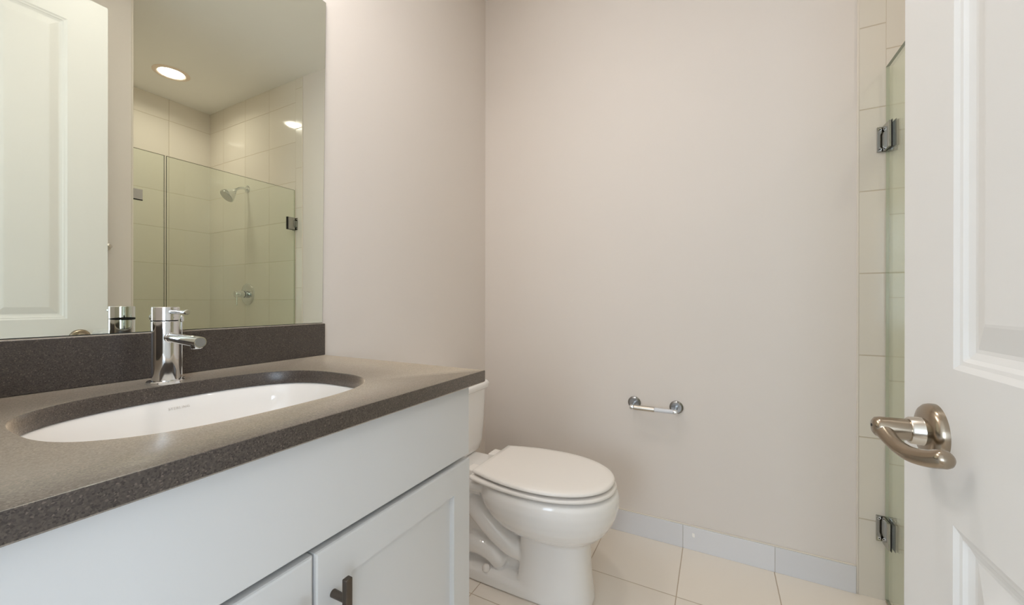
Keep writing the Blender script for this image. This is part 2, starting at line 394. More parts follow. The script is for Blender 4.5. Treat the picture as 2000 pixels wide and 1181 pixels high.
def door_lever(X, s):
    hy, hz = 0.657, 0.9105
    d = Vector((s, 0, 0))
    bm = bmesh.new()
    add_lathe(bm, (X, hy, hz), d, [(-0.002, 0.0345), (0.004, 0.0345), (0.0075, 0.0335), (0.0105, 0.0305), (0.0125, 0.025), (0.0135, 0.018)], 56)
    finish('rosette', bm, M['nickel'], door, smooth=True, angle=50)
    bm = bmesh.new()
    add_lathe(bm, (X + s * 0.0130, hy, hz), d, [(0, 0.0175), (0.0015, 0.0168), (0.0105, 0.0160), (0.0120, 0.0150)], 40)
    finish('collar', bm, M['nickel_pale'], door, smooth=True, angle=50)
    bm = bmesh.new()
    add_lathe(bm, (X + s * 0.0245, hy, hz), d, [(0, 0.0132), (0.027, 0.0126), (0.0315, 0.0115), (0.034, 0.008), (0.0346, 0.003)], 36)
    ctl = [(0.0490, 0, -0.001), (0.0475, -0.016, -0.0080), (0.0440, -0.033, -0.0135), (0.0385, -0.051, -0.0155), (0.030, -0.067, -0.0130), (0.0225, -0.079, -0.0080)]
    pts = smooth_path([(X + s * a, hy + b, hz + c) for a, b, c in ctl], 8)
    n = len(pts) - 1
    rad = [0.0105 - 0.0035 * math.sin(min(1, i / n * 2.6) * PI / 2) + 0.0030 * (i / n) for i in range(n + 1)]
    add_tube(bm, pts, rad, 24)
    finish('lever', bm, M['nickel'], door, smooth=True, angle=60)
    bm = bmesh.new()
    add_lathe(bm, (X + s * 0.0590, hy + 0.001, hz + 0.001), d, [(0, 0.0018), (0.0006, 0.0018)], 16)
    finish('release_hole', bm, M['black'], door)
door_lever(D_X0, -1); door_lever(D_X1, 1)
bm = bmesh.new(); add_box(bm, (0.240, D_Y1 - 0.0005, 0.875), (0.265, D_Y1 + 0.001, 0.932)); add_box(bm, (0.246, D_Y1, 0.896), (0.259, D_Y1 + 0.010, 0.913))
finish('latch', bm, M['nickel'], door, bevel=0.001)

# ------------------------------------------------------------------ vanity cabinet
van = thing('vanity_cabinet', 'white shaker vanity cabinet under the grey stone countertop', 'cabinet', (-0.85, 0.36, 0))
CXF = -0.540; CYR = 0.815; CYL = YE + 0.004
bm = bmesh.new()
add_box(bm, (XW + 0.004, CYL, 0.10), (CXF - 0.020, CYR - 0.001, 0.655))
add_box(bm, (CXF - 0.045, CYL, 0.72), (CXF - 0.020, CYR - 0.001, ZC - TC - 0.0005))
add_box(bm, (XW + 0.004, CYR - 0.019, 0.655), (CXF - 0.045, CYR - 0.001, ZC - TC - 0.0005)); add_box(bm, (XW + 0.004, CYL, 0.655), (CXF - 0.045, CYL + 0.018, ZC - TC - 0.0005))
finish('body', bm, M['cab_paint'], van, bevel=0.0008)
box('toe_kick', (XW + 0.004, CYL, 0.0), (CXF - 0.085, CYR - 0.001, 0.10), M['cab_dark'], van)
box('drawer_front', (CXF - 0.019, CYL + 0.002, 0.6935), (CXF - 0.002, CYR - 0.002, ZC - TC - 0.002), M['cab_paint'], van, bevel=0.0015)
def shaker(y0, y1, z0, z1, hy):
    bm = bmesh.new(); s = 0.066; x0, x1 = CXF - 0.019, CXF
    o = [(y0, z0), (y1, z0), (y1, z1), (y0, z1)]
    def lp(i, x): return [bm.verts.new((x, y, z)) for y, z in ((y0 + i, z0 + i), (y1 - i, z0 + i), (y1 - i, z1 - i), (y0 + i, z1 - i))]
    L0 = lp(0, x0); L = [L0, lp(0, x1 - 0.004), lp(0.0012, x1 - 0.0012), lp(0.004, x1), lp(s, x1), lp(s + 0.001, x1 - 0.003), lp(s + 0.0025, x1 - 0.0115)]
    for a, b in zip(L, L[1:]):
        for i in range(4): bm.faces.new((a[i], a[(i + 1) % 4], b[(i + 1) % 4], b[i]))
    bm.faces.new(L[-1]); bm.faces.new(L0[::-1])
    d = finish('door', bm, M['cab_paint'], van)
    bm = bmesh.new()
    add_box(bm, (-0.5125, hy - 0.0062, 0.478), (-0.5025, hy + 0.0062, 0.6385))
    h = finish('handle', bm, M['bronze'], None, bevel=0.0016)
    h.parent = d
    for z in (0.604, 0.512):
        bm = bmesh.new(); add_lathe(bm, (x1 - 0.0005, hy, z), (1, 0, 0), [(0, 0.0062), (0.0295, 0.0055)], 20)
        p = finish('handle_post', bm, M['bronze'], None, smooth=True); p.parent = d
    return d
shaker(0.3920, CYR, 0.112, 0.6830, 0.423)
shaker(-0.046, 0.3880, 0.112, 0.6830, 0.346)
box('filler_strip', (CXF - 0.019, CYL + 0.002, 0.112), (CXF - 0.001, -0.050, 0.6905), M['cab_paint'], van, bevel=0.001)

# ------------------------------------------------------------------ countertop with the sink cutout
SX, SY, SHX, SHY, SN = -0.808, 0.400, 0.188, 0.2465, 2.75
def sup(cx, cy, hx, hy, n, k=96):
    out = []
    for i in range(k):
        t = 2 * PI * i / k; c, s = math.cos(t), math.sin(t)
        out.append((cx + hx * math.copysign(abs(c) ** (2 / n), c), cy + hy * math.copysign(abs(s) ** (2 / n), s)))
    return out
def countertop_bm():
    bm = bmesh.new()
    x0, x1, y0, y1 = XW + 0.0005, XF, YE + 0.001, YC
    cut = sup(SX, SY, SHX, SHY, SN)
    # outer loop: project every cutout point outwards onto the rectangle, with the corners exactly hit
    outer = []
    for (x, y) in cut:
        dx, dy = x - SX, y - SY
        ts = []
        if dx > 1e-9: ts.append((x1 - SX) / dx)
        if dx < -1e-9: ts.append((x0 - SX) / dx)
        if dy > 1e-9: ts.append((y1 - SY) / dy)
        if dy < -1e-9: ts.append((y0 - SY) / dy)
        t = min(ts); outer.append([SX + dx * t, SY + dy * t])
    for c in ((x0, y0), (x0, y1), (x1, y0), (x1, y1)):
        i = min(range(len(outer)), key=lambda k: (outer[k][0] - c[0]) ** 2 + (outer[k][1] - c[1]) ** 2); outer[i] = list(c)
    e = 0.0025
    def clampin(p, k): return (min(max(p[0], x0), x1 - k), min(max(p[1], y0), y1 - k))
    def shrink(p, k): return (SX + (p[0] - SX) * k, SY + (p[1] - SY) * k)
    zt, zb = ZC, ZC - TC
    loops = []
    ci = [shrink(p, 1 - 0.0) for p in cut]; cE = [shrink(p, 1.012) for p in cut]
    loops.append([(*p, zb) for p in ci]); loops.append([(*p, zt - e) for p in ci]); loops.append([(*shrink(p, 1.004), zt - e * 0.3) for p in cut]); loops.append([(*p, zt) for p in cE])
    loops.append([(*clampin(p, e), zt) for p in outer]); loops.append([(*clampin(p, e * 0.3), zt - e * 0.3) for p in outer]); loops.append([(*p, zt - e) for p in outer])
    loops.append([(*p, zb + e) for p in outer]); loops.append([(*clampin(p, e), zb) for p in outer]); loops.append([(*p, zb) for p in ci])
    add_loft(bm, loops, False, False)
    bmesh.ops.remove_doubles(bm, verts=bm.verts[:], dist=1e-6)
    return bm
tag(finish('countertop', countertop_bm(), M['quartz'], smooth=True, angle=30), 'speckled grey-brown stone countertop with an oval sink cutout', 'countertop')
bm = bmesh.new(); add_box(bm, (XW + 0.0005, YE + 0.001, ZC + 0.0002), (-1.1155, YC - 0.001, ZC + 0.1015))
tag(finish('backsplash', bm, M['quartz'], bevel=0.0025, seg=3), 'low speckled grey stone backsplash below the mirror', 'backsplash')

bm = bmesh.new(); add_box(bm, (-1.1150, YE + 0.001, ZC + 0.0002), (XF - 0.01, YE + 0.021, ZC + 0.1015))
tag(finish('side_splash', bm, M['quartz'], bevel=0.0025, seg=3), 'low stone splash on the side wall at the near end of the countertop', 'splash')

# ------------------------------------------------------------------ sink
sink = thing('sink', 'white undermount oval sink set into the stone countertop', 'sink', (SX, SY, ZC - 0.17))
def ring2(hx, hy, n, z, dx=0.0): return [(x, y, z) for x, y in sup(SX + dx, SY, hx, hy, n)]
bm = bmesh.new()
zt = ZC - TC - 0.0005
prof = [(0.030, 0, 1), (0.004, 0, 1), (0.0015, 0.0015, 1), (0.0, 0.005, 1), (-0.006, 0.03, 1), (-0.016, 0.07, 1), (-0.035, 0.105, 1), (-0.065, 0.126, 1), (-0.105, 0.136, 1), (-0.150, 0.140, 1)]
rings = [ring2(SHX + o, SHY + o, SN, zt - d) for o, d, _ in prof]
rings.append([(x, y, zt - 0.142) for x, y in sup(SX, SY, 0.022, 0.022, 2)])
outer = [ring2(0.024, 0.024, 2, zt - 0.155)] + [ring2(SHX + o + 0.012, SHY + o + 0.012, SN, zt - d - 0.008) for o, d, _ in prof[::-1][:-3]] + [ring2(SHX + 0.030, SHY + 0.030, SN, zt - 0.010)]
add_loft(bm, rings + [], False, False)
add_loft(bm, outer, False, False)
finish('basin', bm, M['porcelain'], sink, smooth=True, angle=60)
bm = bmesh.new(); add_lathe(bm, (SX, SY, zt - 0.150), (0, 0, 1), [(0, 0.021), (0.0105, 0.0225), (0.012, 0.020), (0.0115, 0.014), (0.016, 0.012), (0.0165, 0.002)], 32)
finish('drain', bm, M['chrome'], sink, smooth=True)
def text_mesh(name, body, size, mtx, m, parent):
    cu = bpy.data.curves.new(name, 'FONT'); cu.body = body; cu.size = size; cu.extrude = 0.0003; cu.align_x = 'CENTER'; cu.align_y = 'CENTER'; cu.space_character = 1.15
    t = bpy.data.objects.new(name + '_tmp', cu); COL.objects.link(t)
    bpy.context.view_layer.update()
    me = bpy.data.meshes.new_from_object(t.evaluated_get(bpy.context.evaluated_depsgraph_get()))
    bpy.data.objects.remove(t); me.transform(mtx); me.materials.clear(); me.materials.append(m); me.name = name
    o = bpy.data.objects.new(name, me); COL.objects.link(o); o.parent = parent; o.matrix_parent_inverse = Matrix.Translation(-parent.location)
    return o
# printed mark just below the rim on the rear wall of the basin, reading along +y
tx = Vector((0, 1, 0)); tn = Vector((0.955, 0, 0.29)).normalized(); ty = tn.cross(tx)
T = Matrix((tx, ty, tn)).transposed().to_4x4(); T.translation = (SX - SHX + 0.0042, 0.405, zt - 0.019)
text_mesh('printed_mark', 'STERLING', 0.0075, T, M['mark'], sink)

# ------------------------------------------------------------------ faucet
FX, FY = -1.026, 0.395
fau = thing('faucet', 'chrome single-lever faucet behind the sink', 'faucet', (FX, FY, ZC))
bm = bmesh.new(); add_lathe(bm, (FX, FY, ZC + 0.0002), (0, 0, 1), [(0, 0.0310), (0.0050, 0.0310), (0.0066, 0.0298), (0.0072, 0.0225)], 64)
finish('base_plate', bm, M['chrome'], fau, smooth=True)
bm = bmesh.new(); add_lathe(bm, (FX, FY, ZC + 0.006), (0, 0, 1), [(0, 0.0232), (0.1235, 0.0232), (0.1243, 0.0224)], 64)
finish('body', bm, M['chrome'], fau, smooth=True)
bm = bmesh.new(); add_lathe(bm, (FX, FY, ZC + 0.1295), (0, 0, 1), [(0, 0.0205), (0.0022, 0.0205)], 48)
finish('joint_ring', bm, M['black'], fau)
bm = bmesh.new(); add_lathe(bm, (FX, FY, ZC + 0.1317), (0, 0, 1), [(0, 0.0220), (0.0006, 0.0232), (0.0270, 0.0232), (0.0280, 0.0224), (0.0282, 0.010)], 64)
cap = finish('cap', bm, M['chrome'], fau, smooth=True)
bm = bmesh.new(); add_lathe(bm, (FX + 0.018, FY + 0.001, ZC + 0.1495), (1, 0.03, 0.0), [(0, 0.0045), (0.058, 0.0042), (0.060, 0.0050), (0.0655, 0.0050), (0.067, 0.0042)], 28)
finish('lever', bm, M['chrome'], fau, smooth=True)
bm = bmesh.new(); add_lathe(bm, (FX + 0.0222, FY + 0.004, ZC + 0.137), (1, 0, 0), [(0, 0.0011), (0.0006, 0.0011)], 14)
finish('indicator_dot', bm, M['black'], fau)
bm = bmesh.new(); ra, rb_ = [], []
for i in range(33):          # dark slit behind the tilted cap, open towards the mirror
    a = math.radians(100 + 160 * i / 32); hgt = 0.0048 * math.sin(PI * i / 32) ** 0.7 + 0.0002
    for r_, L_ in ((0.0225, ra), (0.0235, rb_)):
        L_.append((bm.verts.new((FX + r_ * math.cos(a), FY + r_ * math.sin(a), ZC + 0.1300 - hgt * 0.45)), bm.verts.new((FX + r_ * math.cos(a), FY + r_ * math.sin(a), ZC + 0.1308 + hgt * 0.75))))
for i in range(32):
    for p, q in ((rb_[i], rb_[i + 1]),): bm.faces.new((p[0], q[0], q[1], p[1]))
    bm.faces.new((ra[i][1], ra[i + 1][1], rb_[i + 1][1], rb_[i][1])); bm.faces.new((ra[i][0], rb_[i][0], rb_[i + 1][0], ra[i + 1][0]))
finish('cap_gap', bm, M['black'], fau)
sd = Vector((1, 0.0, -0.035))
bm = bmesh.new(); add_lathe(bm, (FX + 0.012, FY, ZC + 0.0965), sd, [(0, 0.0092), (0.02, 0.0094), (0.128, 0.0108), (0.1288, 0.0104)], 48)
add_lathe(bm, (FX + 0.0205, FY, ZC + 0.0962), sd, [(0, 0.0112), (0.0035, 0.0108), (0.0045, 0.0095)], 40)
sp = finish('spout', bm, M['chrome'], fau, smooth=True)
ep = Vector((FX + 0.012, FY, ZC + 0.0965)) + sd.normalized() * 0.1288
bm = bmesh.new(); add_lathe(bm, ep, sd, [(0, 0.0088), (0.0006, 0.0088)], 40)
finish('spout_cap', bm, M['grey_face'], fau)
bm = bmesh.new(); add_lathe(bm, ep - sd.normalized() * 0.014 + Vector((0, 0, -0.004)), (0, 0, -1), [(0, 0.0098), (0.0085, 0.0098), (0.0095, 0.0085)], 36)
finish('aerator', bm, M['chrome'], fau, smooth=True)
bm = bmesh.new(); add_lathe(bm, (FX - 0.034, FY + 0.042, ZC + 0.0005), (0, 0, 1), [(0, 0.006), (0.002, 0.006), (0.0025, 0.0016), (0.125, 0.0016), (0.126, 0.0036), (0.132, 0.0042), (0.138, 0.0034), (0.140, 0.001)], 20)
finish('lift_rod', bm, M['chrome'], fau, smooth=True)

# ------------------------------------------------------------------ mirror
bm = bmesh.new()
mx0, mx1 = XW + 0.0005, XW + 0.0060
zb_, zt_ = ZC + 0.1025, 2.048
P = [(YE + 0.002, zb_), (0.8475, zb_), (0.8595, zt_), (YE + 0.002, zt_)]
def lp(x, i): 
    c = ((1, 1), (-1, 1), (-1, -1), (1, -1))
    return [bm.verts.new((x, y + i * a, z + i * b)) for (y, z), (a, b) in zip(P, c)]
a_, b_, c_ = lp(mx0, 0), lp(mx1 - 0.001, 0), lp(mx1, 0.0012)
for p_, q_ in ((a_, b_), (b_, c_)):
    for i in range(4): bm.faces.new((p_[i], p_[(i + 1) % 4], q_[(i + 1) % 4], q_[i])).material_index = 1
bm.faces.new(c_).material_index = 0; bm.faces.new(a_[::-1]).material_index = 1
tag(finish('wall_mirror', bm, [M['mirror'], M['mirror_edge']]), 'large frameless wall mirror above the stone backsplash', 'mirror')

# ------------------------------------------------------------------ toilet
TYC = 1.365
toi = thing('toilet', 'white two-piece toilet between the vanity and the back wall', 'toilet', (-0.66, TYC, 0))
def egg(xf, xb, hw, z, xm=None, nf=2.1, nb=2.6, k=72):
    """egg outline: xf front tip, xb back, widest at xm"""
    if xm is None: xm = xb + (xf - xb) * 0.45
    out = []
    for i in range(k):
        t = 2 * PI * i / k; c, s = math.cos(t), math.sin(t)
        n = nf if c >= 0 else nb
        x = xm + ((xf - xm) if c >= 0 else (xm - xb)) * math.copysign(abs(c) ** (2 / n), c)
        out.append((x, TYC + hw * math.copysign(abs(s) ** (2 / n), s), z))
    return out
bm = bmesh.new()
# bowl
add_loft(bm, [egg(-0.320, -0.80, 0.163, 0.4065), egg(-0.302, -0.81, 0.180, 0.402), egg(-0.296, -0.81, 0.186, 0.385), egg(-0.296, -0.81, 0.187, 0.360), egg(-0.303, -0.80, 0.183, 0.330),
              egg(-0.316, -0.78, 0.173, 0.300), egg(-0.336, -0.75, 0.154, 0.269), egg(-0.360, -0.72, 0.128, 0.244), egg(-0.385, -0.69, 0.098, 0.226), egg(-0.42, -0.66, 0.06, 0.215)])
# pedestal column
add_loft(bm, [egg(-0.400, -0.645, 0.088, 0.27, nf=2.6, nb=5), egg(-0.398, -0.645, 0.088, 0.20, nf=2.6, nb=5), egg(-0.395, -0.648, 0.088, 0.12, nf=2.6, nb=5), egg(-0.388, -0.655, 0.093, 0.05, nf=2.6, nb=5), egg(-0.382, -0.66, 0.097, 0.001, nf=2.6, nb=5)])
# foot flange reaching back
add_loft(bm, [egg(-0.386, -0.955, 0.100, 0.001, xm=-0.66, nb=4.5), egg(-0.388, -0.955, 0.099, 0.038, xm=-0.66, nb=4.5), egg(-0.396, -0.95, 0.090, 0.050, xm=-0.66, nb=4.5), egg(-0.42, -0.94, 0.06, 0.058, xm=-0.66, nb=4.5)])
# inner web and rear deck under the tank
add_loft(bm, [egg(-0.60, -0.90, 0.046, 0.02, nb=4), egg(-0.60, -0.93, 0.050, 0.30, nb=4), egg(-0.60, -0.95, 0.075, 0.36, nb=4)])
add_loft(bm, [egg(-0.66, -1.00, 0.085, 0.325, nf=4, nb=6), egg(-0.64, -1.07, 0.125, 0.360, nf=4, nb=6), egg(-0.64, -1.09, 0.140, 0.375, nf=4, nb=6), egg(-0.64, -1.09, 0.140, 0.393, nf=4, nb=6)])
# trapway: falls forward from under the deck, turns, and rises as a hump at the back
for s in (-1, 1):
    ctl = [(-0.93, TYC + s * 0.050, 0.335), (-0.845, TYC + s * 0.060, 0.275), (-0.755, TYC + s * 0.062, 0.205), (-0.680, TYC + s * 0.052, 0.155), (-0.640, TYC + s * 0.035, 0.140)]
    pts = smooth_path(ctl, 6); add_tube(bm, pts, 0.040, 20)
    ctl = [(-0.735, TYC + s * 0.050, 0.085), (-0.765, TYC + s * 0.055, 0.108), (-0.815, TYC + s * 0.058, 0.122), (-0.865, TYC + s * 0.058, 0.116), (-0.915, TYC + s * 0.055, 0.080)]
    pts = smooth_path(ctl, 6); add_tube(bm, pts, 0.036, 20)
bowl = finish('bowl', bm, M['porcelain'], toi, smooth=True, angle=180)
r = bowl.modifiers.new('remesh', 'REMESH'); r.mode = 'VOXEL'; r.voxel_size = 0.005; r.use_smooth_shade = True
sm = bowl.modifiers.new('smooth', 'SMOOTH'); sm.factor = 0.5; sm.iterations = 5

def lid_outline(xb, wb, xm, wm, xf, z, off=0.0, k=28, nf=2.15):
    pts = []
    for i in range(k + 1):                       # rear half, near side
        t = i / k; x = xb + (xm - xb) * t
        pts.append((x, -(wm - (wm - wb) * (1 - t) ** 1.8)))
    for i in range(1, 2 * k):
        t = -PI / 2 + PI * i / (2 * k); c, s = math.cos(t), math.sin(t)
        pts.append((xm + (xf - xm) * abs(c) ** (2 / nf), wm * math.copysign(abs(s) ** (2 / nf), s)))
    for i in range(k, -1, -1):
        t = i / k; x = xb + (xm - xb) * t
        pts.append((x, wm - (wm - wb) * (1 - t) ** 1.8))
    cx = (xb + xf) / 2; out = []
    for x, y in pts:
        L_ = math.hypot(x - cx, y) or 1
        out.append((x - (x - cx) / L_ * off, TYC + y - y / L_ * off, z))
    return out
SEAT = (-0.815, 0.150, -0.585, 0.187, -0.306); LID = (-0.803, 0.140, -0.575, 0.186, -0.313)
bm = bmesh.new()
add_loft(bm, [lid_outline(*SEAT, 0.4125, 0.010), lid_outline(*SEAT, 0.4140, 0.002), lid_outline(*SEAT, 0.4175, 0.0), lid_outline(*SEAT, 0.4225, 0.001), lid_outline(*SEAT, 0.4260, 0.006), lid_outline(*SEAT, 0.4270, 0.018)])
finish('seat', bm, M['seat_plastic'], toi, smooth=True, angle=50)
bm = bmesh.new()
add_loft(bm, [lid_outline(*LID, 0.4345, 0.012), lid_outline(*LID, 0.4350, 0.004), lid_outline(*LID, 0.4370, 0.0005), lid_outline(*LID, 0.4405, 0.0), lid_outline(*LID, 0.4455, 0.0025), lid_outline(*LID, 0.4485, 0.009), lid_outline(*LID, 0.4498, 0.03), lid_outline(*LID, 0.4502, 0.06)])
lid = finish('lid', bm, M['seat_plastic'], toi, smooth=True, angle=60)
for y in (-0.13, -0.03, 0.08, 0.135):
    bm = bmesh.new(); add_box(bm, (-0.36 if abs(y) < 0.09 else -0.62, TYC + y - 0.008, 0.4265), (-0.335 if abs(y) < 0.09 else -0.59, TYC + y + 0.008, 0.4352))
    finish('lid_bumper', bm, M['seat_plastic'], toi)
for s in (-1, 1):
    bm = bmesh.new()
    add_box(bm, (-0.852, TYC + s * 0.085 - 0.030, 0.400), (-0.800, TYC + s * 0.085 + 0.030, 0.432))
    finish('seat_hinge', bm, M['seat_plastic'], toi, bevel=0.006, seg=3)
# tank
def rrect(x0, x1, hw, z, n=7.0, k=72):
    cx = (x0 + x1) / 2; hx = (x1 - x0) / 2
    return [(x, TYC + (y), z) for x, y in sup(cx, 0, hx, hw, n, k)]
bm = bmesh.new()
TB = XW + 0.012
add_loft(bm, [rrect(TB + 0.01, -0.965, 0.180, 0.394), rrect(TB, -0.957, 0.190, 0.402), rrect(TB, -0.950, 0.198, 0.44), rrect(TB, -0.943, 0.206, 0.54), rrect(TB, -0.940, 0.212, 0.66), rrect(TB, -0.940, 0.213, 0.6745)])
finish('tank', bm, M['porcelain'], toi, smooth=True, angle=50)
bm = bmesh.new()
add_loft(bm, [rrect(TB - 0.004, -0.930, 0.222, 0.6755), rrect(TB - 0.006, -0.926, 0.226, 0.680), rrect(TB - 0.006, -0.925, 0.227, 0.697), rrect(TB - 0.004, -0.930, 0.222, 0.706), rrect(TB + 0.004, -0.944, 0.208, 0.711), rrect(TB + 0.03, -0.975, 0.17, 0.7125)])
finish('tank_lid', bm, M['porcelain'], toi, smooth=True, angle=50)
bm = bmesh.new(); add_lathe(bm, (-0.9405, TYC - 0.15, 0.63), (1, 0, 0), [(0, 0.012), (0.008, 0.011), (0.010, 0.006), (0.02, 0.006)], 24)
add_tube(bm, smooth_path([(-0.922, TYC - 0.15, 0.63), (-0.915, TYC - 0.12, 0.628), (-0.912, TYC - 0.075, 0.622)], 6), 0.006, 14)
finish('flush_lever', bm, M['chrome'], toi, smooth=True)
for s in (-1, 1):
    bm = bmesh.new(); add_lathe(bm, (-0.775, TYC + s * 0.083, 0.050), (0, 0, 1), [(0, 0.0155), (0.010, 0.0150), (0.016, 0.0120), (0.020, 0.007), (0.021, 0.001)], 24)
    finish('bolt_cap', bm, M['seat_plastic'], toi, smooth=True, angle=60)

# ------------------------------------------------------------------ toilet paper holder
tph = thing('toilet_paper_holder', 'empty chrome toilet paper holder on the back wall', 'paper holder', (-0.24, YB, 0.60))
for x in (-0.334, -0.155):
    bm = bmesh.new(); add_lathe(bm, (x, YB - 0.0002, 0.606), (0, -1, 0), [(0, 0.0285), (0.004, 0.0285), (0.0065, 0.0265), (0.0085, 0.0225), (0.0095, 0.0215), (0.0098, 0.010)], 48)
    ro = finish('rosette', bm, M['grey_chrome'], tph, smooth=True)
    bm = bmesh.new(); add_tube(bm, smooth_path([(x, YB - 0.008, 0.604), (x, YB - 0.035, 0.602), (x, YB - 0.064, 0.600)], 5), 0.0068, 18)
    add_lathe(bm, (x - 0.0095, YB - 0.064, 0.600), (1, 0, 0), [(0, 0.006), (0.002, 0.0098), (0.0095, 0.0112), (0.017, 0.0098), (0.019, 0.006)], 24)
    p = finish('post', bm, M['chrome'], None, smooth=True); p.parent = ro; p.matrix_parent_inverse = ro.matrix_parent_inverse @ Matrix.Identity(4)
    p.matrix_parent_inverse = Matrix.Identity(4)
bm = bmesh.new(); add_lathe(bm, (-0.326, YB - 0.064, 0.600), (1, 0, 0), [(0, 0.0095), (0.002, 0.0112), (0.087, 0.0112), (0.088, 0.0095)], 28)
finish('roller', bm, M['nickel_pale'], tph, smooth=True)
bm = bmesh.new(); add_lathe(bm, (-0.239, YB - 0.064, 0.600), (1, 0, 0), [(0, 0.0092), (0.076, 0.0092)], 28)
finish('roller_sleeve', bm, M['spring_plastic'], tph, smooth=True)

# ------------------------------------------------------------------ shower glass
def pane(y0, y1, parent, hinge_side=False):
    bm = bmesh.new(); x0, x1, z0, z1 = XG - 0.0048, XG + 0.0048, 0.012, 1.906
    v = [bm.verts.new(p) for p in ((x0, y0, z0), (x0, y1, z0), (x0, y1, z1), (x0, y0, z1), (x1, y0, z0), (x1, y1, z0), (x1, y1, z1), (x1, y0, z1))]
    for q, mi in (((0, 3, 2, 1), 0), ((4, 5, 6, 7), 0), ((0, 1, 5, 4), 1), ((1, 2, 6, 5), 2), ((2, 3, 7, 6), 1), ((3, 0, 4, 7), 1)):
        bm.faces.new([v[i] for i in q]).material_index = mi
    return finish('glass_pane', bm, [M['glass'], M['glass_edge'], M['glass_edge_pale'] if hinge_side else M['glass_edge']], parent)
sdoor = thing('shower_door', 'clear green-tinted glass shower door hinged to the tiled wall', 'shower door', (XG, 1.47, 0))
YH = YT - 0.010
pane(1.083, YH, sdoor, True)
def glass_hinge(z0, z1):
    zc = (z0 + z1) / 2
    h = box('hinge', (XG - 0.028, YT - 0.0055, z0), (XG + 0.028, YT - 0.0003, z1), M['hinge_chrome'], sdoor, bevel=0.001)
    def sub(name, bm, m, **k):
        o = finish(name, bm, m, None, **k); o.parent = h; o.matrix_parent_inverse = Matrix.Translation(-sdoor.location) @ Matrix.Identity(4)
        o.matrix_parent_inverse = Matrix.Identity(4); return o
    bm = bmesh.new(); add_box(bm, (XG - 0.010, YT - 0.022, z0 + 0.018), (XG + 0.010, YT - 0.005, z1 - 0.018))
    sub('knuckle', bm, M['hinge_chrome'], bevel=0.003)
    for s in (-1, 1):
        a, b = sorted((XG + s * 0.0055, XG + s * 0.0135))
        bm = bmesh.new()
        # plate with a notch for the knuckle
        prof = [(YT - 0.064, z0), (YT - 0.012, z0), (YT - 0.012, z0 + 0.014), (YT - 0.026, z0 + 0.024), (YT - 0.026, z1 - 0.024), (YT - 0.012, z1 - 0.014), (YT - 0.012, z1), (YT - 0.064, z1)]
        add_loft(bm, [[(a, y, z) for y, z in prof], [(b, y, z) for y, z in prof]])
        sub('clamp_plate', bm, M['hinge_chrome'], bevel=0.0008)
        bm = bmesh.new(); c, d = sorted((XG + s * 0.0048, XG + s * 0.0056))
        add_box(bm, (c, YT - 0.0690, z0 - 0.001), (d, YT - 0.012, z1 + 0.001)); sub('gasket', bm, M['black'])
    for sx in (-1, 1):
        for z in (z0 + 0.010, z1 - 0.010):
            bm = bmesh.new(); add_lathe(bm, (XG + sx * 0.0195, YT - 0.0053, z), (0, -1, 0), [(0, 0.0056), (0.0014, 0.0050), (0.0015, 0.0026)], 18, 0); add_lathe(bm, (XG + sx * 0.0195, YT - 0.0065, z), (0, -1, 0), [(0, 0.0026), (0.0003, 0.0026)], 6, 1)
            sub('screw', bm, [M['chrome'], M['black']], smooth=True)
glass_hinge(1.607, 1.697); glass_hinge(0.212, 0.304)
span = thing('fixed_glass_screen', 'narrow fixed glass shower panel beside the glass door', 'glass screen', (XG, 0.99, 0))
pane(0.915, 1.073, span)
bm = bmesh.new()
for s in (-1, 1):
    a, b = sorted((XG + s * 0.005, XG + s * 0.013)); add_box(bm, (a, YN + 0.001, 1.628), (b, YN + 0.062, 1.683))
finish('clamp', bm, M['satin_chrome'], span, bevel=0.001)
box('clamp_gasket', (XG - 0.0135, YN + 0.001, 1.6235), (XG - 0.0048, YN + 0.062, 1.6275), M['black'], span)

# ------------------------------------------------------------------ shower head and valve
sh = thing('shower_head', 'chrome shower head on a short arm high on the tiled wall', 'shower head', (1.166, YT, 1.997))
bm = bmesh.new(); add_lathe(bm, (1.166, YT - 0.0002, 1.997), (0, -1, 0), [(0, 0.031), (0.003, 0.031), (0.008, 0.024), (0.011, 0.013)], 36)
finish('flange', bm, M['chrome'], sh, smooth=True)
pts = smooth_path([(1.166, YT - 0.006, 1.997), (1.166, YT - 0.040, 1.998), (1.166, YT - 0.070, 1.987), (1.166, YT - 0.098, 1.964)], 7)
bm = bmesh.new(); add_tube(bm, pts, 0.0095, 18); finish('arm', bm, M['chrome'], sh, smooth=True)
hd = Vector((0.0, -0.70, -0.71)).normalized(); ho = Vector((1.166, YT - 0.094, 1.968))
bm = bmesh.new(); add_lathe(bm, ho, hd, [(0, 0.014), (0.010, 0.016), (0.016, 0.022), (0.040, 0.036), (0.070, 0.049), (0.080, 0.054), (0.092, 0.054), (0.094, 0.050)], 40)
finish('head', bm, M['chrome'], sh, smooth=True)
bm = bmesh.new(); add_lathe(bm, ho + hd * 0.0938, hd, [(0, 0.049), (0.002, 0.049), (0.003, 0.034)], 40)
finish('spray_face', bm, M['satin_chrome'], sh, smooth=True)
va = thing('shower_valve', 'round chrome shower valve below the shower head', 'shower valve', (1.16, YT, 1.13))
bm = bmesh.new(); add_lathe(bm, (1.16, YT - 0.0002, 1.13), (0, -1, 0), [(0, 0.090), (0.004, 0.090), (0.008, 0.086), (0.010, 0.075), (0.011, 0.03)], 56)
finish('escutcheon', bm, M['chrome'], va, smooth=True)
bm = bmesh.new()
add_lathe(bm, (1.16, YT - 0.010, 1.13), (0, -1, 0), [(0, 0.027), (0.026, 0.027)], 36, 1)
